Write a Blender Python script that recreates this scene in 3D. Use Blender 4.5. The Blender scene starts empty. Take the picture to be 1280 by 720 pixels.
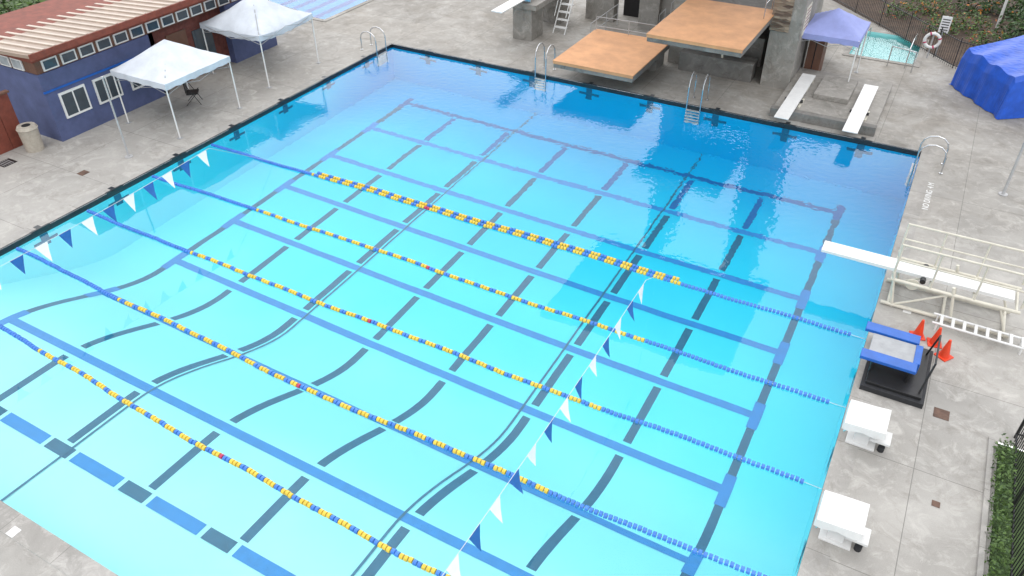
import bpy, math, random
from mathutils import Vector, Matrix
random.seed(7)
rad=math.radians
W=22.86; L=24.91; DK=0.12   # pool width, length, deck height above water
LX=[2.0+2.7*k for k in range(8)]
LY=[-1.9-2.69*k for k in range(9)]

# ------------------------------------------------------------------ materials
def nmat(name):
    m=bpy.data.materials.new(name); m.use_nodes=True
    return m,m.node_tree.nodes,m.node_tree.links,m.node_tree.nodes['Principled BSDF']
def mat(name,col,rough=.6,var=.15,scale=3.,bump=0.,metal=0.,fine=25.):
    m,n,l,b=nmat(name)
    b.inputs['Roughness'].default_value=rough; b.inputs['Metallic'].default_value=metal
    g=n.new('ShaderNodeNewGeometry')
    t=n.new('ShaderNodeTexNoise'); t.inputs['Scale'].default_value=scale; t.inputs['Detail'].default_value=4; t.inputs['Roughness'].default_value=.65
    l.new(g.outputs['Position'],t.inputs['Vector'])
    r=n.new('ShaderNodeValToRGB'); r.color_ramp.elements[0].position=.3; r.color_ramp.elements[1].position=.7
    c=Vector(col)
    r.color_ramp.elements[0].color=(*(c*(1-var)),1); r.color_ramp.elements[1].color=(*[min(1,x*(1+var*.6)) for x in c],1)
    l.new(t.outputs['Fac'],r.inputs['Fac']); l.new(r.outputs['Color'],b.inputs['Base Color'])
    if bump>0:
        t2=n.new('ShaderNodeTexNoise'); t2.inputs['Scale'].default_value=fine; t2.inputs['Detail'].default_value=2
        l.new(g.outputs['Position'],t2.inputs['Vector'])
        bp=n.new('ShaderNodeBump'); bp.inputs['Strength'].default_value=bump; bp.inputs['Distance'].default_value=.02
        l.new(t2.outputs['Fac'],bp.inputs['Height']); l.new(bp.outputs['Normal'],b.inputs['Normal'])
    return m

def concrete(name,light,dark,joint=3.05,jw=.016,stain=.5,ox=0.,oy=0.,wet=False):
    m,n,l,b=nmat(name); b.inputs['Roughness'].default_value=.8
    g=n.new('ShaderNodeNewGeometry')
    def noise(s,d=6,r=.6,dist=0):
        t=n.new('ShaderNodeTexNoise'); t.inputs['Scale'].default_value=s; t.inputs['Detail'].default_value=d
        t.inputs['Roughness'].default_value=r; t.inputs['Distortion'].default_value=dist
        l.new(g.outputs['Position'],t.inputs['Vector']); return t.outputs['Fac']
    def ramp(f,a,c,ca=(0,0,0,1),cb=(1,1,1,1)):
        r=n.new('ShaderNodeValToRGB'); r.color_ramp.elements[0].position=a; r.color_ramp.elements[1].position=c
        r.color_ramp.elements[0].color=ca; r.color_ramp.elements[1].color=cb; l.new(f,r.inputs['Fac']); return r.outputs['Color']
    def mix(f,a,c,bt='MIX'):
        x=n.new('ShaderNodeMix'); x.data_type='RGBA'; x.blend_type=bt
        for k,s in ((0,f),(6,a),(7,c)):
            if isinstance(s,(int,float)): x.inputs[k].default_value=s
            elif isinstance(s,tuple): x.inputs[k].default_value=s
            else: l.new(s,x.inputs[k])
        return x.outputs[2]
    base=mix(ramp(noise(.3,5,.7,.4),.32,.68),(*dark,1),(*light,1))
    base=mix(ramp(noise(2.2,5,.75,.8),.5,.75),base,(light[0]*1.15,light[1]*1.15,light[2]*1.15,1))
    base=mix(ramp(noise(.9,6,.8,1.2),.52,.74,(0,0,0,1),(stain,stain,stain,1)),base,(dark[0]*.5,dark[1]*.45,dark[2]*.39,1))
    base=mix(.3,base,ramp(noise(50,2),.3,.7,(.6,.6,.6,1),(1,1,1,1)),'MULTIPLY')
    s=n.new('ShaderNodeSeparateXYZ'); l.new(g.outputs['Position'],s.inputs[0])
    if wet:   # splashed, mildew-stained paving round the diving end
        mr=n.new('ShaderNodeMapRange'); mr.inputs[1].default_value=-9; mr.inputs[2].default_value=4; l.new(s.outputs['Y'],mr.inputs[0])
        q=noise(.55,5,.7,.6)
        mu=n.new('ShaderNodeMath'); mu.operation='MULTIPLY'; l.new(mr.outputs[0],mu.inputs[0]); l.new(ramp(q,.32,.64),mu.inputs[1])
        base=mix(mu.outputs[0],base,(.66,.63,.59,1),'MULTIPLY')
    if joint:
        outs=[]
        for ax,o in (('X',ox),('Y',oy)):
            a=n.new('ShaderNodeMath'); a.operation='ADD'; a.inputs[1].default_value=o+300*joint; l.new(s.outputs[ax],a.inputs[0])
            q=n.new('ShaderNodeMath'); q.operation='MODULO'; q.inputs[1].default_value=joint; l.new(a.outputs[0],q.inputs[0])
            k=n.new('ShaderNodeMath'); k.operation='LESS_THAN'; k.inputs[1].default_value=jw; l.new(q.outputs[0],k.inputs[0])
            fl=n.new('ShaderNodeMath'); fl.operation='DIVIDE'; fl.inputs[1].default_value=joint; l.new(a.outputs[0],fl.inputs[0])
            f2=n.new('ShaderNodeMath'); f2.operation='FLOOR'; l.new(fl.outputs[0],f2.inputs[0])
            outs.append((k.outputs[0],f2.outputs[0]))
        mx=n.new('ShaderNodeMath'); mx.operation='MAXIMUM'; l.new(outs[0][0],mx.inputs[0]); l.new(outs[1][0],mx.inputs[1])
        cx=n.new('ShaderNodeCombineXYZ'); l.new(outs[0][1],cx.inputs[0]); l.new(outs[1][1],cx.inputs[1])
        wn=n.new('ShaderNodeTexWhiteNoise'); l.new(cx.outputs[0],wn.inputs['Vector'])
        base=mix(.8,base,ramp(wn.outputs['Value'],0,1,(.9,.9,.9,1),(1.,.99,.98,1)),'MULTIPLY')
        jm=n.new('ShaderNodeMath'); jm.operation='MULTIPLY'; jm.inputs[1].default_value=.55; l.new(mx.outputs[0],jm.inputs[0])
        base=mix(jm.outputs[0],base,(.06,.055,.05,1))
    l.new(base,b.inputs['Base Color'])
    return m

M={}
M['deck']=concrete('deck_concrete',(.44,.425,.395),(.30,.288,.265),stain=.5,wet=True)
M['coping']=concrete('coping_concrete',(.43,.415,.39),(.28,.27,.25),joint=1.52,jw=.012,stain=.4,wet=True)
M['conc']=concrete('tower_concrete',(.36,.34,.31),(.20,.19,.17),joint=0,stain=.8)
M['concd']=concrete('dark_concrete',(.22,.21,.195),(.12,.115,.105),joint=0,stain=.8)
M['lineblue']=mat('blue_lane_tile',(.025,.29,.70),.5,.10,4)
M['linedark']=mat('dark_lane_tile',(.022,.17,.29),.5,.15,4)
M['linefar']=mat('navy_lane_tile',(.012,.17,.46),.5,.10,4)
M['seam']=mat('floor_seam',(.04,.20,.33),.6,.2,4)
M['tile']=mat('black_gutter_tile',(.02,.025,.03),.3,.4,6)
M['white']=mat('white_paint',(.70,.70,.685),.45,.10,2)
M['cream']=mat('cream_paint',(.60,.57,.48),.5,.15,3)
M['steel']=mat('stainless_steel',(.62,.63,.64),.25,.08,3,metal=1.)
M['galv']=mat('galvanised_pole',(.4,.4,.4),.5,.15,6)
M['black']=mat('black_metal',(.015,.015,.016),.45,.2,4)
M['rubber']=mat('black_rubber',(.02,.021,.024),.7,.3,8,.3)
M['blue']=mat('blue_float',(.05,.19,.60),.4,.25,8)
M['royal']=mat('royal_blue_board',(.01,.10,.42),.4,.15,4)
M['yellow']=mat('yellow_float',(.72,.49,.05),.45,.18,8)
M['red']=mat('red_float',(.45,.03,.10),.4,.1,8)
M['flagblue']=mat('blue_pennant',(.02,.13,.42),.7,.15,8)
M['flagwhite']=mat('white_pennant',(.82,.83,.84),.7,.05,8)
M['tentwhite']=mat('white_canopy_fabric',(.56,.60,.65),.8,.14,1.6,.2)
M['tentblue']=mat('periwinkle_canopy_fabric',(.27,.31,.60),.8,.12,1.6,.2)
M['tarp']=mat('blue_tarp',(.01,.085,.50),.42,.25,2.5,.5,fine=3)
M['wallblue']=mat('blue_stucco',(.075,.095,.20),.8,.2,2,.2)
M['wallred']=mat('rust_siding',(.20,.05,.03),.7,.3,3,.2)
M['brick']=mat('dark_red_brick',(.14,.04,.03),.8,.4,6,.4)
M['brown']=mat('brown_panel',(.14,.065,.04),.6,.2,3)
M['glass']=mat('window_glass',(.05,.065,.08),.08,.2,2)
M['curtain']=mat('window_blind',(.35,.38,.40),.3,.3,3)
M['plat']=mat('tan_platform_surface',(.60,.31,.15),.75,.2,1.2)
M['orange']=mat('orange_cone',(.70,.055,.015),.5,.1,4)
M['dirt']=mat('mulch',(.07,.045,.03),.9,.5,3,.6)
M['asphalt']=mat('asphalt',(.05,.05,.052),.9,.3,1.5,.3)
M['grass']=mat('grass_ground',(.05,.085,.025),.9,.4,1.2,.5)
M['bin']=mat('beige_bin',(.40,.36,.30),.7,.2,6,.4)
M['grey']=mat('grey_deck_panel',(.33,.34,.35),.6,.15,4)
M['dark']=mat('dark_interior',(.012,.011,.012),.8,.2,4)
M['rooftan']=mat('tan_metal_roof',(.33,.25,.195),.5,.15,1.5); M['roofrib']=mat('roof_rib',(.48,.40,.33),.5,.15,1.5)
M['rust']=mat('rusty_plate',(.12,.07,.05),.8,.4,6)
M['plaster2']=mat('pale_teal_plaster',(.34,.74,.74),.6,.06,1)
M['plaster3']=mat('deep_blue_plaster',(.03,.34,.66),.6,.06,1)

# pool plaster: water's light absorption painted into the colour, bluer towards the diving well
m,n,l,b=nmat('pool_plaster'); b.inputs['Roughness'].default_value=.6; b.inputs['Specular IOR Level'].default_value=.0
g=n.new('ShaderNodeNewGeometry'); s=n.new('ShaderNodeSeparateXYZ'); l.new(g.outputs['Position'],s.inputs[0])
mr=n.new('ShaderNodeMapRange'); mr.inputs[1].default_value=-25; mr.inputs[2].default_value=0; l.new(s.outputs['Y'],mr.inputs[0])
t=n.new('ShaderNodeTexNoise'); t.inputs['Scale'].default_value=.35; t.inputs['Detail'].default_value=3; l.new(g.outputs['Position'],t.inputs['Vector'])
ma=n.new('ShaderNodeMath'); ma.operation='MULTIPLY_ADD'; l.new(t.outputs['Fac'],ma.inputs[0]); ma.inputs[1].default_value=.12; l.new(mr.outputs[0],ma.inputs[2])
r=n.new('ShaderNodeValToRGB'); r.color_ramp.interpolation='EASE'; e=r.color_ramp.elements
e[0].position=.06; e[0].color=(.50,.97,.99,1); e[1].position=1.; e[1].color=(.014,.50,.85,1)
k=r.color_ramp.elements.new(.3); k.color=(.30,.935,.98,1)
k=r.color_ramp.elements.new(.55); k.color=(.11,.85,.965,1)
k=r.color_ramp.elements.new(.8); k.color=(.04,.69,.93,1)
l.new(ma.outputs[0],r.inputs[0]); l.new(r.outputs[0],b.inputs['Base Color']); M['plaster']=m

# stacked stone
m,n,l,b=nmat('stacked_stone'); b.inputs['Roughness'].default_value=.85
g=n.new('ShaderNodeNewGeometry'); mp=n.new('ShaderNodeMapping'); mp.inputs['Scale'].default_value=(2.2,2.2,8)
v=n.new('ShaderNodeTexVoronoi'); v.inputs['Scale'].default_value=1.3
l.new(g.outputs['Position'],mp.inputs[0]); l.new(mp.outputs[0],v.inputs['Vector'])
r=n.new('ShaderNodeValToRGB'); r.color_ramp.elements[0].color=(.09,.06,.045,1); r.color_ramp.elements[1].color=(.34,.27,.2,1)
sp=n.new('ShaderNodeSeparateColor'); l.new(v.outputs['Color'],sp.inputs[0]); l.new(sp.outputs[0],r.inputs[0]); l.new(r.outputs[0],b.inputs['Base Color'])
bp=n.new('ShaderNodeBump'); bp.inputs['Strength'].default_value=.8; bp.inputs['Distance'].default_value=.05; l.new(v.outputs['Distance'],bp.inputs['Height']); l.new(bp.outputs[0],b.inputs['Normal'])
M['stone']=m

def leafmat(name,a,c):
    m,n,l,b=nmat(name); b.inputs['Roughness'].default_value=.6
    g=n.new('ShaderNodeNewGeometry')
    r=n.new('ShaderNodeValToRGB'); r.color_ramp.elements[0].color=(*a,1); r.color_ramp.elements[1].color=(*c,1)
    l.new(g.outputs['Random Per Island'],r.inputs[0]); l.new(r.outputs[0],b.inputs['Base Color'])
    return m
M['leaf']=leafmat('shrub_leaves',(.02,.05,.012),(.11,.19,.04))
M['leaf2']=leafmat('hedge_leaves',(.012,.035,.01),(.06,.12,.025))
M['flower']=leafmat('orange_flowers',(.35,.08,.02),(.6,.25,.05))

# water
m=bpy.data.materials.new('pool_water'); m.use_nodes=True; n=m.node_tree.nodes; l=m.node_tree.links; n.clear()
out=n.new('ShaderNodeOutputMaterial'); gl=n.new('ShaderNodeBsdfGlass'); gl.inputs['IOR'].default_value=1.333; gl.inputs['Roughness'].default_value=0.
gl.inputs['Color'].default_value=(1,1,1,1)
g=n.new('ShaderNodeNewGeometry')
a=n.new('ShaderNodeTexNoise'); a.inputs['Scale'].default_value=1.1; a.inputs['Detail'].default_value=0; l.new(g.outputs['Position'],a.inputs['Vector'])
c=n.new('ShaderNodeTexNoise'); c.inputs['Scale'].default_value=5; c.inputs['Detail'].default_value=1; l.new(g.outputs['Position'],c.inputs['Vector'])
sy=n.new('ShaderNodeSeparateXYZ'); l.new(g.outputs['Position'],sy.inputs[0])
mr=n.new('ShaderNodeMapRange'); mr.inputs[1].default_value=-12; mr.inputs[2].default_value=-3; mr.inputs[3].default_value=.08; mr.inputs[4].default_value=1.6; l.new(sy.outputs['Y'],mr.inputs[0])
mu=n.new('ShaderNodeMath'); mu.operation='MULTIPLY'; l.new(c.outputs['Fac'],mu.inputs[0]); l.new(mr.outputs[0],mu.inputs[1])
mu2=n.new('ShaderNodeMath'); mu2.operation='MULTIPLY_ADD'; l.new(a.outputs['Fac'],mu2.inputs[0]); mu2.inputs[1].default_value=.9; l.new(mu.outputs[0],mu2.inputs[2])
bp=n.new('ShaderNodeBump'); bp.inputs['Strength'].default_value=1.; bp.inputs['Distance'].default_value=.006
l.new(mu2.outputs[0],bp.inputs['Height']); l.new(bp.outputs[0],gl.inputs['Normal'])
l.new(gl.outputs[0],out.inputs['Surface'])
M['water']=m

# ------------------------------------------------------------------ builder
class B:
    def __init__(s,name,parent=None): s.n=name; s.v=[]; s.f=[]; s.fm=[]; s.sm=[]; s.ml=[]; s.parent=parent
    def mi(s,m):
        if m not in s.ml: s.ml.append(m)
        return s.ml.index(m)
    def add(s,vs,fs,m,smooth=False,T=None):
        o=len(s.v); k=s.mi(m)
        s.v+= [tuple(T@Vector(p)) if T else tuple(p) for p in vs]
        for f in fs: s.f.append([i+o for i in f]); s.fm.append(k); s.sm.append(smooth)
    def box(s,x0,x1,y0,y1,z0,z1,m,T=None):
        vs=[(x,y,z) for z in (z0,z1) for y in (y0,y1) for x in (x0,x1)]
        s.add(vs,[(0,2,3,1),(4,5,7,6),(0,1,5,4),(2,6,7,3),(0,4,6,2),(1,3,7,5)],m,False,T)
    def quad(s,pts,m,T=None): s.add(pts,[tuple(range(len(pts)))],m,False,T)
    def tube(s,p0,p1,r,m,n=8,r2=None,T=None,smooth=True):
        p0=Vector(p0);p1=Vector(p1); d=(p1-p0).normalized(); r2=r if r2 is None else r2
        u=d.orthogonal().normalized(); w=d.cross(u); vs=[]
        for P,R in ((p0,r),(p1,r2)):
            for i in range(n):
                a=2*math.pi*i/n; vs.append(P+u*math.cos(a)*R+w*math.sin(a)*R)
        s.add(vs,[(i,(i+1)%n,n+(i+1)%n,n+i) for i in range(n)],m,smooth,T)
        s.add(vs,[tuple(reversed(range(n))),tuple(range(n,2*n))],m,False,T)
    def path(s,pts,r,m,n=8,T=None):
        for i in range(len(pts)-1):
            a=Vector(pts[i]);b_=Vector(pts[i+1]);d=(b_-a).normalized()*r*.5
            s.tube(a-d,b_+d,r,m,n,T=T)
    def done(s,bevel=0.,fixn=True):
        me=bpy.data.meshes.new(s.n); me.from_pydata(s.v,[],s.f)
        for mm in s.ml: me.materials.append(M[mm] if isinstance(mm,str) else mm)
        me.polygons.foreach_set('material_index',s.fm); me.polygons.foreach_set('use_smooth',s.sm); me.update()
        o=bpy.data.objects.new(s.n,me); bpy.context.scene.collection.objects.link(o)
        if bevel>0:
            b_=o.modifiers.new('bevel','BEVEL'); b_.width=bevel; b_.segments=2; b_.limit_method='ANGLE'
        if s.parent: o.parent=s.parent
        return o
def empty(name):
    o=bpy.data.objects.new(name,None); bpy.context.scene.collection.objects.link(o); return o

# ------------------------------------------------------------------ ground / deck
def rect_with_holes(b,x0,x1,y0,y1,holes,z,m,step=None):
    xs=sorted({x0,x1,*[h[0] for h in holes],*[h[1] for h in holes]}); ys=sorted({y0,y1,*[h[2] for h in holes],*[h[3] for h in holes]})
    xs=[x for x in xs if x0<=x<=x1]; ys=[y for y in ys if y0<=y<=y1]
    for i in range(len(xs)-1):
        for j in range(len(ys)-1):
            cx=(xs[i]+xs[i+1])/2; cy=(ys[j]+ys[j+1])/2
            if any(h[0]<cx<h[1] and h[2]<cy<h[3] for h in holes): continue
            b.quad([(xs[i],ys[j],z),(xs[i+1],ys[j],z),(xs[i+1],ys[j+1],z),(xs[i],ys[j+1],z)],m)
POOL=(0,W,-L,0); RAMP=(18.9,21.6,8.6,12.2); TEACH=(-13.,-5.0,1.2,13.)
DX0,DX1,DY0,DY1=-10.5,25.9,-60,18
b=B('pool_deck'); C_=.45
COP=(-C_,W+C_,-L-C_,C_)
rect_with_holes(b,DX0-6,DX1,DY0,DY1,[COP,RAMP,TEACH],DK,'deck')
b.quad([(DX1,-13.6,DK),(60,-13.6,DK),(60,8.6,DK),(DX1,8.6,DK)],'deck')
b.done()
b=B('pool_coping')
rect_with_holes(b,COP[0],COP[1],COP[2],COP[3],[POOL],DK+.004,'coping'); b.done()
b=B('ground')
rect_with_holes(b,-400,400,-400,600,[(DX0-6,60,DY0,DY1)],0.03,'grass')
b.quad([(DX1,8.6,.03),(60,8.6,.03),(60,DY1,.03),(DX1,DY1,.03)],'dirt')
b.quad([(DX1,DY0,.08),(60,DY0,.08),(60,-13.6,.08),(DX1,-13.6,.08)],'grass')
b.done()
b=B('mulch_bed'); b.add([(23.0,9.4,DK+.01),(30,6.5,DK+.01),(60,20,.2),(10,45,.2),(10,22,.1),(15.2,18.0,DK+.01)],[(0,1,2,3,4,5)],'dirt'); b.done()
b=B('road'); b.quad([(-45,-80,.05),(-22.5,-80,.05),(-22.5,60,.05),(-45,60,.05)],'asphalt')
for k in range(-20,20): b.quad([(-33.1,k*4,.056),(-32.9,k*4,.056),(-32.9,k*4+2,.056),(-33.1,k*4+2,.056)],'white')
b.box(-22.5,-22.3,-80,60,0,.18,'coping'); b.done()

# ------------------------------------------------------------------ pool
def sm(t): t=max(0,min(1,t)); return t*t*(3-2*t)
def fz0(y): return -4.0+2.7*sm((-y-15.9)/5.4)+.15*sm((-y-21)/4)
prof=[(0.,-4.),(-15.9,-4.)]+[(-15.9-5.4*k/16,fz0(-15.9-5.4*k/16)) for k in range(1,17)]+[(-L,fz0(-L))]
def fz(y):
    for (a,za),(c,zc) in zip(prof,prof[1:]):
        if y>=c-1e-6: return za+(zc-za)*(y-a)/(c-a)
    return prof[-1][1]
pool=empty('swimming_pool')
b=B('basin',pool)
vs=[];fs=[]
for (a,za) in prof: vs+=[(0,a,za),(W,a,za)]
for k in range(len(prof)-1): fs.append((2*k,2*k+2,2*k+3,2*k+1))
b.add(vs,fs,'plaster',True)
for (a,za),(c,zc) in zip(prof,prof[1:]):
    for x in (0,W):
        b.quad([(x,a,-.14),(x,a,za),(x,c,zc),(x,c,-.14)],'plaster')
        b.quad([(x,a,DK),(x,a,-.14),(x,c,-.14),(x,c,DK)],'tile')
for y in (0,-L):
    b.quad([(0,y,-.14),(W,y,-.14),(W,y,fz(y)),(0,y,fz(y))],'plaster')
    b.quad([(0,y,DK),(W,y,DK),(W,y,-.14),(0,y,-.14)],'tile')
b.done()
b=B('lane_markings',pool)
def ys_(x,y0,y1,w,m,dz=.006):   # y0>y1
    cuts=[y0]+[p[0] for p in prof if y1<p[0]<y0]+[y1]
    vs=[];fs=[]
    for c in cuts: vs+=[(x-w/2,c,fz(c)+dz),(x+w/2,c,fz(c)+dz)]
    for k in range(len(cuts)-1): fs.append((2*k,2*k+2,2*k+3,2*k+1))
    b.add(vs,fs,m,True)
def xs_(y,x0,x1,w,m,dz=.006): ys_((x0+x1)/2,y+w/2,y-w/2,x1-x0,m,dz)
for i,y in enumerate(LY[:-1]):
    xs_(y,LX[0],LX[-1],.25,'linefar' if i<1 else 'lineblue',.012)
    for x in (LX[0],LX[-1]): ys_(x,y+.5,y-.5,.28,'lineblue' if i else 'linefar',.018)
yn=-23.1; x=0.4; k=0
while x<W-.4:
    ln=1.5 if k%2==0 else .75
    xs_(yn,x,min(x+ln,W-.3),.3,'lineblue' if k%2==0 else 'linedark',.012); x+=ln+.12; k+=1
for i,x in enumerate(LX):
    for j in range(len(LY)-1):
        ya,yb=LY[j],LY[j+1]
        if j==len(LY)-2: yb=yn
        if i in (0,7): ys_(x,ya-.0,yb+.0,.22,'linedark')
        else: ys_(x,ya-.24,yb+.24,.23,'linedark' if j else 'linefar')
for x in (W/3,2*W/3): ys_(x,-.05,-L+.05,.06,'seam',.024)
for x in LX:
    b.box(x-.13,x+.13,-.012,-.006,-1.3,-.15,'linedark'); b.box(x-.45,x+.45,-.016,-.013,-.85,-.6,'linedark')
for y in LY:
    for xx,s in ((0,1),(W,-1)):
        xa,xb=sorted((xx+s*.006,xx+s*.012)); b.box(xa,xb,y-.13,y+.13,-.95,-.15,'linedark')
        xa,xb=sorted((xx+s*.013,xx+s*.016)); b.box(xa,xb,y-.4,y+.4,-.75,-.55,'linedark')
for x in LX: b.box(x-.08,x+.08,.0,.26,DK+.004,DK+.01,'tile'); b.box(x-.32,x+.32,-.004,.08,DK+.002,DK+.014,'tile')
for y in LY[:-1]: b.box(-.26,0,y-.08,y+.08,DK+.004,DK+.01,'tile'); b.box(-.08,.004,y-.32,y+.32,DK+.002,DK+.014,'tile')
b.done()
b=B('gutter_edge',pool)
b.box(-.02,W+.02,-.0,.04,DK+.004,DK+.02,'tile'); b.box(-.04,0,-L,0.,DK+.004,DK+.02,'tile')
b.done()
b=B('pool_water'); b.box(-.03,W+.03,-L-.03,.03,-4.3,0,'water'); b.done()

def small_pool(name,h,depth,lines,pm):
    e=empty(name); x0,x1,y0,y1=h; b=B('basin',e)
    b.quad([(x0,y0,-depth),(x1,y0,-depth),(x1,y1,-depth),(x0,y1,-depth)],pm)
    for a,c in (((x0,y0),(x1,y0)),((x1,y0),(x1,y1)),((x1,y1),(x0,y1)),((x0,y1),(x0,y0))):
        b.quad([(*a,DK),(*c,DK),(*c,-depth),(*a,-depth)],pm)
    for x in lines: b.quad([(x-.2,y0+.8,-depth+.006),(x+.2,y0+.8,-depth+.006),(x+.2,y1-.8,-depth+.006),(x-.2,y1-.8,-depth+.006)],'royal')
    b.box(x0-.25,x1+.25,y0-.25,y0,DK+.004,DK+.03,'coping'); b.box(x0-.25,x0,y0,y1,DK+.004,DK+.03,'coping'); b.box(x1,x1+.25,y0,y1,DK+.004,DK+.03,'coping')
    b.done(); b=B('water',e); b.box(x0-.02,x1+.02,y0-.02,y1+.02,-depth-.1,0,'water'); b.done()
small_pool('ramp_pool',RAMP,.8,[],'plaster2'); small_pool('teaching_pool',TEACH,2.4,[-5.6,-6.6,-7.6,-8.6,-9.6,-10.6],'plaster3')

# ------------------------------------------------------------------ lane ropes
def rope(ys,double=False):
    b=B('lane_rope'); N=int((W-.5)/.1)
    def yy(x):
        t=x/W*(len(ys)-1); i=min(int(t),len(ys)-2); f=t-i; f=f*f*(3-2*f)
        return ys[i]+(ys[i+1]-ys[i])*f+.02*math.sin(x*.9+ys[0])+.012*math.sin(x*2.3+ys[0]*3)
    b.path([(x,yy(x),.02) for x in [W*i/40 for i in range(41)]],.006,'steel',4)
    lines=[0] if not double else [0,.17]
    for off in lines:
        for i in range(N):
            x=.25+i*.1
            if off and not (5<x<17.9): continue
            if x<4.9 or x>18.0: m='blue'
            else:
                m='yellow' if (i%5)<3 else 'blue'
            if not off and abs(x-(11.43 if ys[0]<-12 else 9.6))<.06: m='red'
            j=random.uniform(-.008,.008)
            b.tube((x-.036,yy(x)+off+j,.015),(x+.036,yy(x+.07)+off+j,.015),.060,m,8,smooth=False)
    b.done()
rope([-11.35,-11.3,-11.28,-11.3],True)
rope([-14.0,-13.95,-14.03,-14.0]); rope([-16.6,-16.7,-16.72,-16.6])
rope([-19.0,-19.2,-19.42,-19.35,-19.2]); rope([-21.3,-21.6,-21.9,-22.0,-22.0])

# ------------------------------------------------------------------ pennants
def pennants(x):
    b=B('backstroke_flags'); y0,y1=-14.2,-25.35; n=16
    def z(y): t=(y-y0)/(y1-y0); return 2.0-.16*math.sin(math.pi*t)
    pts=[(x-.6,-11.3,.06)]+[(x,y0+(y1-y0)*i/20,z(y0+(y1-y0)*i/20)) for i in range(21)]
    b.path(pts,.0055,'white',4)
    for i in range(n):
        y=y0-.3-i*.68
        if y<y1+.3: break
        sw=random.uniform(.06,.22); h=.48; jy=random.uniform(-.07,.07)
        zz=z(y); m='flagwhite' if i%2==0 else 'flagblue'
        vs=[(x,y+.18,zz),(x,y-.18,z(y-.18)),(x+sw*.4,y+.09+jy*.4,zz-h*.5),(x+sw*.4,y-.09+jy*.4,zz-h*.5),(x+sw,y+jy,zz-h)]
        b.add(vs,[(0,1,3,2),(2,3,4)],m)
    b.tube((x,y1,0.12),(x,y1,2.1),.03,'steel'); b.tube((x,y1,.12),(x,y1,.2),.12,'steel',12)
    b.done()
pennants(17.9); pennants(3.7)

# ------------------------------------------------------------------ ladders / rails
def ladder(ox,oy,ang,h=.95,sp=.5,tall=True):
    T=Matrix.Translation((ox,oy,DK))@Matrix.Rotation(ang,4,'Z')
    b=B('pool_ladder')   # local: +y into deck, water at -y
    for sx in (-sp/2,sp/2):
        pts=[(sx,.75,0),(sx,.75,h*.6)]
        for k in range(7):
            a=math.pi*k/6; pts.append((sx,.33+.42*math.cos(a),h*.62+.38*h*math.sin(a)))
        pts+=[(sx,-.09,-.2),(sx,-.09,-1.5)]
        b.path(pts,.024,'steel',8,T)
        b.tube((sx,.75,0),(sx,.75,.03),.06,'steel',10,T=T)
    for k in range(5): b.box(-sp/2,sp/2,-.17,-.03,-.28-k*.28,-.24-k*.28,'white',T)
    b.done()
ladder(7.85,0,0,1.2); ladder(14.6,0,0,1.2,.55)
ladder(W,-1.0,-math.pi/2,.95,.75); ladder(0,-.9,math.pi/2,.9,.7)

# ------------------------------------------------------------------ diving tower
tw=empty('diving_tower')
b=B('concrete_structure',tw)
b.box(12.05,12.75,3.95,7.2,DK,10,'conc'); b.box(16.3,17.3,6.0,8.8,DK,10,'conc')
b.box(12.75,16.3,7.2,7.6,DK,3.2,'conc')
b.box(9.3,10.3,7.3,8.4,DK,3.4,'conc'); b.box(6.4,7.9,7.6,8.2,DK,3.2,'conc')
b.box(7.9,12.05,8.9,9.2,DK,3.2,'dark')
b.box(10.3,12.05,7.6,8.0,DK,3.2,'conc')
b.box(8.6,12.0,2.6,3.6,DK,.85,'concd'); b.box(9.2,11.8,1.0,2.6,.55,.9,'concd')
b.box(13.2,15.8,5.2,7.18,DK,1.35,'conc'); b.box(12.78,16.28,3.9,7.18,2.35,2.62,'concd')
b.box(12.76,15.9,3.3,4.1,DK,.9,'concd')
b.done(.015)
b=B('stone_pier',tw); b.box(16.3,17.45,3.3,5.98,DK,10,'conc'); b.box(16.26,17.0,3.25,3.3,2.4,10,'stone'); b.done()
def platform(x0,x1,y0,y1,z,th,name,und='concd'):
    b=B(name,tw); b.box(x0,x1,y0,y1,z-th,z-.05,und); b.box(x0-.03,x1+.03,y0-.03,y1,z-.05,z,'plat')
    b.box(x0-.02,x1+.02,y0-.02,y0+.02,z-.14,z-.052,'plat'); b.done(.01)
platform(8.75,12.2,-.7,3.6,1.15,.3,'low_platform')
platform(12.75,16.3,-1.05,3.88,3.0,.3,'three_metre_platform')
platform(9.6,18.3,-3.0,4.,10.3,.35,'ten_metre_platform','black')  # underside blackened to deepen its dark reflection on the water
b=B('handrails',tw)
def rail(pts,h=1.,r=.022,m='steel'):
    for hh in (h,h*.55): b.path([(p[0],p[1],p[2]+hh) for p in pts],r,m,6)
    for p in pts: b.tube(p,(p[0],p[1],p[2]+h),r,m,6)
rail([(12.95,3.9,3.0),(12.95,5.4,3.0),(12.95,7.1,3.0)]); rail([(16.1,2.6,3.0),(16.1,3.85,3)])
rail([(8.8,3.4,.85),(10.3,3.5,.85),(11.9,3.5,.85)],.9,.018,'galv')
rail([(8.2,4.2,DK),(8.2,6.0,DK),(8.2,7.4,DK)],1.,.02,'galv')
for k in range(6): rail([(10.6+k*.25,6.6,.3+k*.3),(10.85+k*.25,6.6,.6+k*.3)],.9,.016,'galv') if k%2==0 else None
b.done()
b=B('stairs',tw)
for k in range(9): b.box(10.5+k*.2,10.72+k*.2,6.3,7.2,DK,.25+k*.2,'concd')
b.tube((14.6,3.6,DK),(14.4,3.2,2.7),.05,'cream'); b.done()
b=B('rules_sign',tw); b.box(17.452,17.47,3.7,4.6,2.2,3.3,'cream')
for k in range(6): b.box(17.471,17.474,3.8,4.5,3.15-k*.15,3.19-k*.15,'wallred')
b.done()

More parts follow.
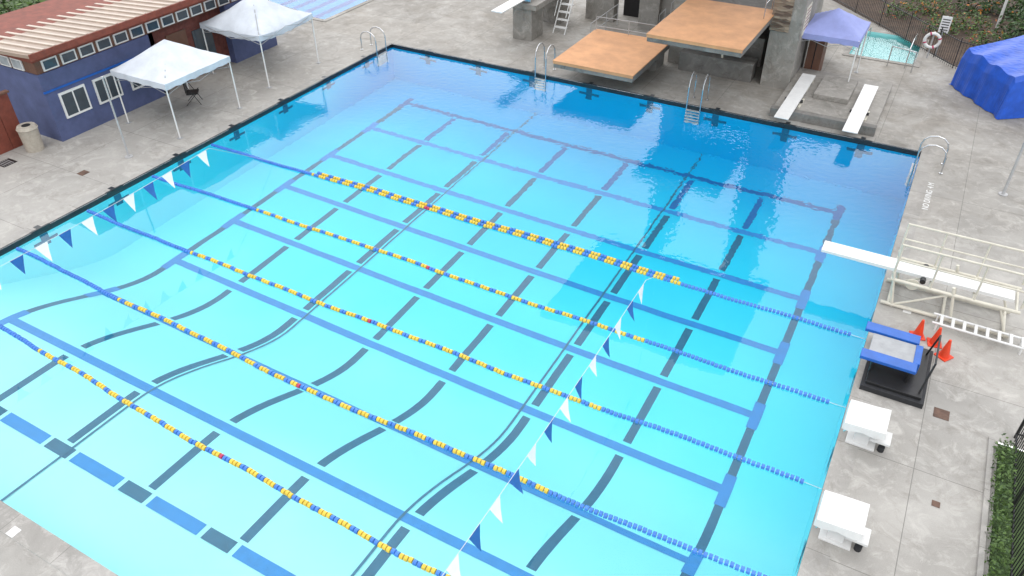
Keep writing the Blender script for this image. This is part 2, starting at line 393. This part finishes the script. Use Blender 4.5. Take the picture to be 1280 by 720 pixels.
e=empty('springboard_tower')
b=B('column',e); b.box(4.6,5.6,3.35,4.5,DK,1.6,'conc'); b.box(4.4,5.9,3.2,7.5,1.6,1.85,'conc'); b.box(4.6,5.7,6.2,7.2,DK,1.6,'conc'); b.done(.015)
b=B('board',e); b.box(4.95,5.5,.8,5.6,2.12,2.17,'white'); b.box(4.95,5.5,3.4,3.6,1.86,2.11,'steel'); b.box(4.95,5.5,5.2,5.5,1.86,2.11,'steel'); b.done(.01)
b=B('stair_ladder',e)
for sx in (5.95,6.55): b.path([(sx,4.9,DK),(sx,6.6,2.9)],.03,'white',6); b.path([(sx,5.0,.9),(sx,6.5,3.6)],.02,'white',6)
for k in range(7): b.box(5.95,6.55,5.0+k*.22,5.2+k*.22,.35+k*.3,.39+k*.3,'white')
b.done()

# ------------------------------------------------------------------ springboards
def springboard(ox,oy,ang,hb,length,wide):
    T=Matrix.Translation((ox,oy,DK))@Matrix.Rotation(ang,4,'Z'); b=B('springboard')   # local: tip at y=0, board runs +y
    n=8
    for k in range(n):
        ya,yb=length*k/n,length*(k+1)/n; th=.03+.03*min(1,ya/length*1.5)
        b.box(-wide/2,wide/2,ya,yb,hb-th,hb,'white',T)
    yf=length*.45
    b.tube((-wide/2-.08,yf,hb-.12),(wide/2+.08,yf,hb-.12),.06,'black',10,T=T)
    for sx in (-1,1):
        b.box(sx*(wide/2+.02)-.04,sx*(wide/2+.02)+.04,yf-.4,yf+.5,hb-.3,hb-.2,'cream',T)
        b.tube((sx*.2,yf,0),(sx*.2,yf,hb-.2),.05,'cream',8,T=T); b.tube((sx*.2,length-.2,0),(sx*.2,length-.2,hb-.06),.05,'cream',8,T=T)
        b.path([(sx*.2,yf,.05),(sx*.2,length-.2,hb-.1)],.03,'cream',6,T=T)
        b.path([(sx*.2,yf-.1,.05),(sx*.2,length+.1,.05)],.04,'cream',6,T=T)
    b.done()
b=B('springboard_plinth'); b.box(17.45,21.15,.5,5.2,DK,.42,'conc'); b.box(17.4,21.2,.45,.75,DK,.47,'concd'); b.box(18.6,19.9,2.2,4.4,.42,.62,'conc'); b.done(.02)
springboard(18.05,-.75,0,.55,4.7,.52); springboard(20.45,-.75,0,.55,4.7,.52)

e=empty('springboard_with_rails')
b=B('board',e)
for k in range(10):
    xa,xb=21.15+.46*k,21.15+.46*(k+1); b.box(xa,xb,-9.45,-8.95,1.03-.03*min(1,.4+k/6),1.09,'white')
b.done()
b=B('frame',e)
YA,YB=-9.75,-8.65
for y in (YA,YB):
    b.path([(23.0,y,1.15),(23.0,y,2.0),(25.9,y,2.0),(25.9,y,1.1)],.03,'cream',8)
    b.path([(23.0,y,1.55),(25.9,y,1.55)],.025,'cream',8)
    for x in (23.9,24.9): b.tube((x,y,.95),(x,y,2.0),.025,'cream')
    b.path([(23.0,y,1.15),(23.2,y,DK+.05)],.04,'cream',8); b.path([(24.6,y,DK+.05),(24.4,y,1.15)],.04,'cream',8)
    b.path([(23.0,y,.95),(25.9,y,.95)],.045,'cream',8); b.path([(22.95,y,DK+.08),(25.9,y,DK+.08)],.05,'cream',8)
    b.path([(23.2,y,.2),(24.4,y,.95)],.03,'cream',8); b.path([(25.85,y,.15),(25.5,y,.95)],.03,'cream',8)
for x in (23.0,23.9,24.9,25.85): b.tube((x,YA,.93),(x,YB,.93),.035,'cream')
for x in (23.1,24.4,25.8): b.tube((x,YA,DK+.08),(x,YB,DK+.08),.04,'cream')
b.tube((23.7,-9.6,1.0),(23.7,-8.8,1.0),.07,'black',10)
for s in (-9.58,-8.82): b.tube((23.5,s,.85),(23.5,s-.03,.85),.16,'cream',14)
b.done()
b=B('folded_steps',e)
for y in (-10.25,-9.85): b.path([(24.2,y,.35),(26.3,y,.32)],.03,'white',6)
for k in range(8): b.box(24.35+k*.26,24.42+k*.26,-10.25,-9.85,.32,.37,'white')
for x in (24.3,26.2): b.tube((x,-10.25,DK),(x,-10.25,.34),.025,'white',6); b.tube((x,-9.85,DK),(x,-9.85,.34),.025,'white',6)
b.done()

# ------------------------------------------------------------------ starting blocks
def start_block(y):
    b=B('starting_block')
    n=6; vs=[]; x0,x1,y0,y1=22.88,23.68,y-.38,y+.38
    for i in range(n+1):
        for j in range(n+1):
            u,v_=i/n,j/n; vs.append((x0+(x1-x0)*u,y0+(y1-y0)*v_,.80+.06*u+.012*math.sin(u*7+y)*math.sin(v_*6)))
    b.add(vs,[(i*(n+1)+j,(i+1)*(n+1)+j,(i+1)*(n+1)+j+1,i*(n+1)+j+1) for i in range(n) for j in range(n)],'white',True)
    ring=[(i,0) for i in range(n+1)]+[(n,j) for j in range(1,n+1)]+[(i,n) for i in range(n-1,-1,-1)]+[(0,j) for j in range(n-1,0,-1)]
    top=[Vector(vs[i*(n+1)+j]) for i,j in ring]; c=Vector(((x0+x1)/2,y,.8)); k=len(top)
    bot=[p+Vector(((p.x-c.x)*.05,(p.y-c.y)*.05,-.17-.03*math.sin(q*1.7))) for q,p in enumerate(top)]
    b.add(top+bot,[(q,(q+1)%k,k+(q+1)%k,k+q) for q in range(k)],'white',True)
    b.box(23.15,23.45,y-.16,y+.16,DK,.78,'white'); b.box(23.02,23.6,y-.24,y+.24,DK,DK+.05,'white')
    b.box(23.45,23.85,y-.2,y+.2,.36,.42,'white'); b.tube((23.75,y,DK),(23.75,y,.37),.05,'grey')
    for s in (-.3,.3): b.path([(23.0,y+s,.6),(22.93,y+s*.9,.45),(22.93,y-s*0,.45)],.02,'steel',6)
    b.tube((23.72,y-.12,DK+.0),(23.72,y-.12,DK+.12),.07,'rubber',10)
    b.done(.008)
start_block(-14.95); start_block(-17.7)
b=B('starting_platform')
b.box(23.0,24.35,-13.35,-11.3,DK,.26,'rubber'); b.box(23.08,24.27,-13.25,-11.4,.26,.34,'black')
b.box(22.95,23.95,-12.65,-11.95,.70,.76,'grey')
b.box(22.8,24.0,-13.0,-12.68,.72,.80,'royal'); b.box(22.75,23.95,-11.92,-11.6,.72,.80,'royal')
b.box(23.9,24.05,-12.66,-11.94,.5,.78,'royal')
for x in (23.1,23.9):
    for y in (-12.85,-11.75): b.tube((x,y,.3),(x,y,.72),.035,'black',6)
    b.path([(x,-12.85,.35),(x,-11.75,.68)],.025,'black',6)
b.path([(24.2,-13.1,.3),(24.3,-12.9,1.1),(24.3,-11.8,1.1),(24.2,-11.6,.3)],.025,'black',8)
b.done(.008)

def cone(x,y,lean=0):
    b=B('traffic_cone'); T=Matrix.Translation((x,y,DK))@Matrix.Rotation(random.random(),4,'Z')@Matrix.Rotation(lean,4,'X')
    b.box(-.16,.16,-.16,.16,0,.035,'orange',T); b.tube((0,0,.035),(0,0,.52),.12,'orange',18,.03,T=T); b.done(.006)
cone(23.95,-10.7); cone(24.35,-10.8,.04); cone(24.6,-11.2)

# ------------------------------------------------------------------ canopy tents
def tent(x0,x1,y0,y1,hz,pk,m,sag=.0,concave=1.3):
    e=empty('canopy_tent'); cx,cy=(x0+x1)/2,(y0+y1)/2; hx,hy=(x1-x0)/2,(y1-y0)/2
    b=B('canopy',e); n=14; vs=[]
    for i in range(n+1):
        for j in range(n+1):
            u,v_=-1+2*i/n,-1+2*j/n; r=max(abs(u),abs(v_)); o=min(abs(u),abs(v_))
            z=hz+(pk-hz)*(1-r)**concave - sag*(1-(o/max(r,1e-3))**2)*r**3*.5
            z+= .05*math.sin(math.pi*r)*(1-abs(abs(u)-abs(v_)))
            pin=1-.05*(1-o*o)*(r>.99)*(sag>0)*2
            vs.append((cx+hx*u*pin,cy+hy*v_*pin,z+random.uniform(-.012,.012)))
    fs=[(i*(n+1)+j,(i+1)*(n+1)+j,(i+1)*(n+1)+j+1,i*(n+1)+j+1) for i in range(n) for j in range(n)]
    b.add(vs,fs,m,True)
    ring=[(i,0) for i in range(n+1)]+[(n,j) for j in range(1,n+1)]+[(i,n) for i in range(n-1,-1,-1)]+[(0,j) for j in range(n-1,0,-1)]
    top=[Vector(vs[i*(n+1)+j]) for i,j in ring]; k=len(top)
    bot=[p+Vector((0,0,-.22+.02*math.sin(q*2.1))) for q,p in enumerate(top)]
    b.add(top+bot,[(q,(q+1)%k,k+(q+1)%k,k+q) for q in range(k)],m,False)
    b.done()
    b=B('frame',e)
    for sx in (-1,1):
        for sy in (-1,1):
            px,py=cx+sx*hx*.97,cy+sy*hy*.97
            b.tube((px,py,DK),(px,py,hz),.028,'white',6); b.box(px-.08,px+.08,py-.08,py+.08,DK,DK+.02,'grey')
            b.tube((px,py,hz-.05),(cx,cy,pk-.15),.018,'grey',6)
    for a,c in (((-1,-1),(1,-1)),((1,-1),(1,1)),((1,1),(-1,1)),((-1,1),(-1,-1))):
        A=(cx+a[0]*hx*.97,cy+a[1]*hy*.97);C2=(cx+c[0]*hx*.97,cy+c[1]*hy*.97); mid=((A[0]+C2[0])/2,(A[1]+C2[1])/2)
        for zz in ((hz-.08,hz-.4),(hz-.4,hz-.08)):
            b.tube((*A,zz[0]),(*mid,zz[1]),.012,'grey',5); b.tube((*mid,zz[0]),(*C2,zz[1]),.012,'grey',5)
    b.done()
tent(-3.85,-1.0,-11.7,-8.6,2.2,3.1,'tentwhite')
tent(-4.7,-1.4,-6.6,-3.4,2.3,3.3,'tentwhite',.35,1.5)
tent(17.2,19.6,4.0,6.6,2.25,3.0,'tentblue')

def chair(x,y,ang,m):
    T=Matrix.Translation((x,y,DK))@Matrix.Rotation(ang,4,'Z'); b=B('folding_chair')
    b.box(-.24,.24,-.22,.22,.42,.46,m,T); b.box(-.24,.24,.2,.24,.5,.95,m,T)
    for sx in (-.25,.25): b.path([(sx,-.25,0),(sx,.22,.95)],.014,'black',5,T); b.path([(sx,.3,0),(sx,-.2,.5)],.014,'black',5,T)
    b.done()
chair(-3.0,-9.1,2.3,'black')

# ------------------------------------------------------------------ pool building
bl=empty('pool_office_building')
XF=-4.6
b=B('walls',bl)
b.box(-9.6,XF,-13.9,-9.0,DK,2.62,'wallblue'); b.box(-9.6,XF-.35,-9.0,-5.2,DK,2.62,'brick'); b.box(-9.6,XF-.02,-5.2,-2.6,DK,2.62,'wallblue')
b.box(-9.6,XF-.06,-13.85,-2.65,2.62,3.08,'brown'); b.box(-9.5,XF+.05,-13.95,-2.6,3.08,3.36,'wallred')
b.box(XF-.36,XF,-9.2,-9.0,DK,2.62,'wallblue'); b.box(XF-.02,XF+.03,-13.92,-9.0,1.95,2.02,'royal')
b.done()
b=B('clerestory_windows',bl)
for k in range(15):
    y=-13.6+k*.74; b.box(XF-.06,XF-.02,y,y+.60,2.66,3.05,'white'); b.box(XF-.02,XF-.012,y+.06,y+.54,2.71,3.0,'glass')
for k in range(6):
    x=-5.3-k*.72; b.box(x-.6,x,-13.9,-13.86,2.66,3.05,'white'); b.box(x-.54,x-.06,-13.912,-13.9,2.71,3.0,'curtain')
b.done()
b=B('windows',bl)
for ya,yb in ((-13.45,-12.4),(-12.05,-11.0),(-10.55,-9.55)):
    b.box(XF,XF+.05,ya,yb,.85,1.8,'white')
    mid=(ya+yb)/2
    for p,q in ((ya+.07,mid-.03),(mid+.03,yb-.07)): b.box(XF+.05,XF+.056,p,q,.93,1.72,'glass')
b.box(XF-.35,XF-.31,-8.2,-7.2,DK,2.2,'brown'); b.box(XF-.35,XF-.31,-6.9,-5.9,.7,2.0,'glass')
b.done()
b=B('roof',bl)
xa,xb,ya,yb=-9.9,-4.05,-14.25,-2.4; za,zb=3.15,3.55
b.add([(xa,ya,za-.12),(xb,ya,zb-.12),(xb,yb,zb-.12),(xa,yb,za-.12),(xa,ya,za),(xb,ya,zb),(xb,yb,zb),(xa,yb,za)],[(0,3,2,1),(4,5,6,7),(0,1,5,4),(1,2,6,5),(2,3,7,6),(3,0,4,7)],'rooftan')
k=ya+.1
while k<yb:
    b.add([(xa,k,za),(xb,k,zb),(xb,k+.12,zb),(xa,k+.12,za),(xa,k,za+.045),(xb,k,zb+.045),(xb,k+.12,zb+.045),(xa,k+.12,za+.045)],[(4,5,6,7),(0,1,5,4),(1,2,6,5),(2,3,7,6)],'roofrib'); k+=.42
b.box(xb,xb+.06,ya,yb,zb-.2,zb+.02,'wallred')
b.done()
b=B('rust_screen_wall'); 
for k in range(7): b.box(-5.75,-5.65,-18.4+k*.55,-17.87+k*.55,DK,2.05,'wallred')
b.box(-5.8,-5.6,-18.4,-14.5,2.05,2.12,'brown'); b.done(.01)
b=B('trash_bin'); 
b.tube((-4.95,-14.75,DK),(-4.95,-14.75,.95),.30,'bin',16,.33); b.tube((-4.95,-14.75,.95),(-4.95,-14.75,1.05),.36,'bin',16,.30); b.tube((-4.95,-14.75,1.03),(-4.95,-14.75,1.056),.15,'dark',12); b.done()

def pole(name,x,y,h,r=.035):
    b=B(name); b.tube((x,y,DK),(x,y,DK+.03),.14,'galv',12); b.tube((x,y,DK),(x,y,h),r,'galv',10,r*.8); b.tube((x,y,h),(x,y,h+.06),r*1.4,'galv',10); b.done()
pole('stanchion_pole',-1.5,-13.55,3.0); pole('stanchion_pole',25.5,-1.9,2.6,.05)

b=B('storage_cabinet'); b.box(17.6,18.2,5.2,6.2,DK,1.9,'brown'); b.box(17.56,18.24,5.16,6.24,1.9,1.96,'wallred'); b.box(17.88,17.92,5.185,5.2,.2,1.85,'dark'); b.done(.01)
b=B('tarp_covered_equipment')
N=30; A0=Vector((23.1,7.0,0)); U=Vector((2.0,-2.8,0)); V=Vector((2.3,1.65,0)); vs=[]
def tz(u,v_):
    e=min(1,min(u,1-u)*22)*min(1,v_*16,(1-v_)*16)
    top=1.55+.55*v_-.10*math.sin(u*math.pi*3)**2*(1-v_)+.02*math.sin(u*23+v_*5)
    return DK+.02+top*(e**.4)
for i in range(N+1):
    for j in range(N+1):
        u,v_=i/N,j/N; p=A0+U*u+V*v_; f=.02*math.sin(u*31)+.02*math.sin(u*17+v_*9)
        edge=1.5 if (i in(0,N) or j in (0,N)) else .3
        vs.append((p.x+f*edge,p.y+f*edge,tz(u,v_)+random.uniform(-.008,.008)*(edge<1)))
b.add(vs,[(i*(N+1)+j,(i+1)*(N+1)+j,(i+1)*(N+1)+j+1,i*(N+1)+j+1) for i in range(N) for j in range(N)],'tarp',False)
b.done()

# ------------------------------------------------------------------ fences
def fence(pts,h=1.25):
    b=B('picket_fence')
    for (xa,ya),(xb,yb) in zip(pts,pts[1:]):
        Ln=math.hypot(xb-xa,yb-ya); n=int(Ln/.13)
        for zz in (DK+.12,DK+h-.1): b.path([(xa,ya,zz),(xb,yb,zz)],.022,'black',4)
        for k in range(n+1):
            t=k/n; x,y=xa+(xb-xa)*t,ya+(yb-ya)*t; r=.028 if k%16==0 else .011
            b.tube((x,y,DK),(x,y,DK+h+(.06 if k%16==0 else 0)),r,'black',4,smooth=False)
    b.done()
fence([(14.0,19.5),(23.1,9.0),(30.,6.0)]); fence([(29.,-13.0),(26.2,-13.3),(26.35,-30)],1.25)
b=B('kerb'); 
b.box(25.70,25.80,-40,-13.6,DK-.1,DK+.08,'coping'); b.done()
b=B('life_ring'); R_,r_=.30,.065; vs=[];fs=[];nu,nv=24,8
for i in range(nu):
    for j in range(nv):
        a,c=2*math.pi*i/nu,2*math.pi*j/nv; vs.append((22.0+(R_+r_*math.cos(c))*math.cos(a),9.6+r_*math.sin(c),.95+(R_+r_*math.cos(c))*math.sin(a)))
        fs.append((i*nv+j,((i+1)%nu)*nv+j,((i+1)%nu)*nv+(j+1)%nv,i*nv+(j+1)%nv))
b.add(vs,fs,'white',True)
for k in range(4):
    a=k*math.pi/2+.4; b.tube((22+.3*math.cos(a)-.03*math.sin(a),9.6,.95+.3*math.sin(a)+.03*math.cos(a)),(22+.3*math.cos(a)+.03*math.sin(a),9.6,.95+.3*math.sin(a)-.03*math.cos(a)),.072,'red',10)
b.tube((22,9.75,DK),(22,9.75,1.3),.03,'galv'); b.done()
b=B('notice_sign'); b.tube((22.3,10.1,DK),(22.3,10.1,1.9),.03,'galv'); b.box(22.1,22.5,10.03,10.06,1.2,1.9,'white')
for k in range(5): b.box(22.15,22.45,10.024,10.03,1.75-k*.11,1.79-k*.11,'black')
b.done()
b=B('street_lamp'); b.tube((24.5,15.5,0),(24.5,15.5,5.),.07,'white',10,.05); b.box(24.2,24.8,15.3,15.7,5,5.12,'grey'); b.done()
b=B('ramp_handrail')
for x in (19.3,21.3):
    b.path([(x,8.0,DK),(x,8.0,.95),(x,9.6,.9),(x,11.6,.5),(x,11.6,-.3)],.025,'steel',6)
b.path([(20.6,7.9,DK),(20.6,7.9,1),(21.6,7.6,1.),(21.6,7.6,DK)],.025,'steel',6)
b.done()

# ------------------------------------------------------------------ vegetation
def foliage(name,blobs,dens,size,m,extra=None,stems=True):
    b=B(name)
    for (x,y,z,rx,ry,rz) in blobs:
        if stems:
            for k in range(4):
                a=random.uniform(0,6.28); b.tube((x,y,max(0,z-rz)),(x+rx*.6*math.cos(a),y+ry*.6*math.sin(a),z+rz*.4),.03,'dirt',4,.01)
        for k in range(int(dens*rx*ry*max(rz,.2))):
            while True:
                p=Vector((random.uniform(-1,1),random.uniform(-1,1),random.uniform(-1,1)))
                if .35<p.length<1: break
            p=p*(1+.2*math.sin(p.x*7+x)*math.sin(p.y*6+y))
            c=Vector((x+p.x*rx,y+p.y*ry,max(.1,z+p.z*rz))); s=size*random.uniform(.6,1.4)
            u=Vector((random.gauss(0,1),random.gauss(0,1),random.gauss(0,.5))).normalized(); w=u.cross(Vector((random.gauss(0,1),random.gauss(0,1),random.gauss(0,1)))).normalized()
            mm=m if not extra or random.random()>.08 else extra
            b.add([c-u*s,c+w*s*.45,c+u*s,c-w*s*.45],[(0,1,2,3)],mm)
    b.done()
foliage('shrub',[(25.8,13.,1.0,1.4,1.3,1.0),(27.3,11.6,1.1,1.5,1.3,1.1),(26.8,14.5,1.3,1.6,1.6,1.3)],900,.09,'leaf2')
foliage('shrub',[(22.2,13.5,.45,.9,.8,.5),(20.2,15.2,.4,.9,.7,.45),(24.2,12.3,.5,.8,.7,.5),(21.4,16.4,.5,1.1,.9,.5),(23.3,14.6,.5,1,.9,.5)],1300,.07,'leaf','flower')
foliage('shrub',[(18.3,18.3,.4,.9,.8,.45),(23.2,17.5,.5,1.,.9,.6),(24.8,18,.8,1.4,1.2,.9),(21,20,.7,1.5,1.2,.8),(28.5,17.5,1,1.6,1.6,1.2)],900,.09,'leaf2','flower')
foliage('hedge',[(26.0,-14.1-k*.7,.30,.22,.5,.24) for k in range(12)],11000,.04,'leaf',None,False)
foliage('hedge',[(-13.5-.2*random.random(),-22+k*1.3,.7,1.0,.9,.9) for k in range(20)],700,.1,'leaf2',None,False)
foliage('shrub',[(-18,-14+k*2.6,.8,1.4,1.3,1.1) for k in range(7)],300,.13,'leaf')

# ------------------------------------------------------------------ deck details
def grate(name,x,y,w,m='black'):
    b=B(name); b.box(x-w/2,x+w/2,y-w/2,y+w/2,DK+.004,DK+.012,m)
    if m=='black':
        for k in range(5): b.box(x-w/2+.04,x+w/2-.04,y-w/2+.05+k*(w-.1)/5,y-w/2+.07+k*(w-.1)/5,DK+.012,DK+.018,'galv')
    b.done()
grate('floor_drain',24.75,-13.3,.32,'rust'); grate('floor_drain',-1.9,-15.1,.3,'rust'); grate('floor_drain',-4.9,-15.9,.5); grate('access_cover',23.6,-9.75,.2,'white'); grate('access_cover',9.4,-25.25,.2,'white')
grate('access_cover',24.9,-16.0,.15,'rust')
cu=bpy.data.curves.new('deck_lettering','FONT'); cu.body='NO DIVING  4 M'; cu.size=.26; cu.extrude=.002
o=bpy.data.objects.new('deck_lettering',cu); bpy.context.scene.collection.objects.link(o); o.location=(23.5,-4.1,DK+.006); o.rotation_euler=(0,0,math.pi/2); cu.materials.append(M['white'])

# ------------------------------------------------------------------ world, sun, camera
sc=bpy.context.scene; w=bpy.data.worlds.new('World'); sc.world=w; w.use_nodes=True; n=w.node_tree.nodes; l=w.node_tree.links
bg=n['Background']; bg.inputs['Strength'].default_value=.115
sk=n.new('ShaderNodeTexSky'); sk.sky_type='NISHITA'; sk.sun_disc=False; EL,AZ=rad(58),rad(150); sk.sun_elevation=EL; sk.sun_rotation=AZ
tc=n.new('ShaderNodeTexCoord'); mp=n.new('ShaderNodeMapping'); mp.inputs['Scale'].default_value=(1,1,1.6)
ns=n.new('ShaderNodeTexNoise'); ns.inputs['Scale'].default_value=4.; ns.inputs['Detail'].default_value=4
rp=n.new('ShaderNodeValToRGB'); rp.color_ramp.elements[0].position=.42; rp.color_ramp.elements[0].color=(.3,.3,.3,1); rp.color_ramp.elements[1].position=.58
# unseen bright sky patch added over the diving end, for sheen and platform reflection
dt=n.new('ShaderNodeVectorMath'); dt.operation='DOT_PRODUCT'; bd=Vector((-.35,.75,.55)).normalized(); dt.inputs[1].default_value=bd
l.new(tc.outputs['Generated'],dt.inputs[0])
m1=n.new('ShaderNodeMapRange'); m1.inputs[1].default_value=.55; m1.inputs[2].default_value=.95; m1.inputs[3].default_value=0; m1.inputs[4].default_value=1.0; l.new(dt.outputs['Value'],m1.inputs[0])
m2=n.new('ShaderNodeMath'); m2.operation='MULTIPLY_ADD'; l.new(ns.outputs['Fac'],m2.inputs[0]); m2.inputs[1].default_value=.9; m2.inputs[2].default_value=.45
m3=n.new('ShaderNodeMath'); m3.operation='MULTIPLY'; l.new(m1.outputs[0],m3.inputs[0]); l.new(m2.outputs[0],m3.inputs[1])
m4=n.new('ShaderNodeMath'); m4.operation='MAXIMUM'; m4.use_clamp=True; l.new(rp.outputs[0],m4.inputs[0]); l.new(m3.outputs[0],m4.inputs[1])
mx=n.new('ShaderNodeMix'); mx.data_type='RGBA'; mx.inputs[7].default_value=(16.5,16.6,16.9,1)
l.new(tc.outputs['Generated'],mp.inputs[0]); l.new(mp.outputs[0],ns.inputs['Vector']); l.new(ns.outputs['Fac'],rp.inputs[0]); l.new(m4.outputs[0],mx.inputs[0]); l.new(sk.outputs[0],mx.inputs[6])
bm=n.new('ShaderNodeMix'); bm.data_type='RGBA'; bm.inputs[7].default_value=(30,30,30.5,1)
m5=n.new('ShaderNodeMath'); m5.operation='MULTIPLY'; m5.inputs[1].default_value=.6; l.new(m1.outputs[0],m5.inputs[0])
l.new(m5.outputs[0],bm.inputs[0]); l.new(mx.outputs[2],bm.inputs[6]); l.new(bm.outputs[2],bg.inputs['Color'])
sl=bpy.data.lights.new('sun','SUN'); sl.energy=1.0; sl.angle=rad(40); sl.color=(1,.97,.92)
so=bpy.data.objects.new('sun',sl); sc.collection.objects.link(so)
d=Vector((math.sin(AZ)*math.cos(EL),math.cos(AZ)*math.cos(EL),math.sin(EL))); so.rotation_euler=d.to_track_quat('Z','Y').to_euler()
cam=bpy.data.cameras.new('camera'); co=bpy.data.objects.new('camera',cam); sc.collection.objects.link(co); sc.camera=co
cam.sensor_width=36; cam.lens=974.6/1280*36; cam.clip_end=2000
co.location=(22.344,-28.5696,12.9162); co.rotation_euler=(.9236,.0059,.5063)
sc.view_settings.view_transform='Standard'; sc.view_settings.look='None'; sc.view_settings.exposure=0
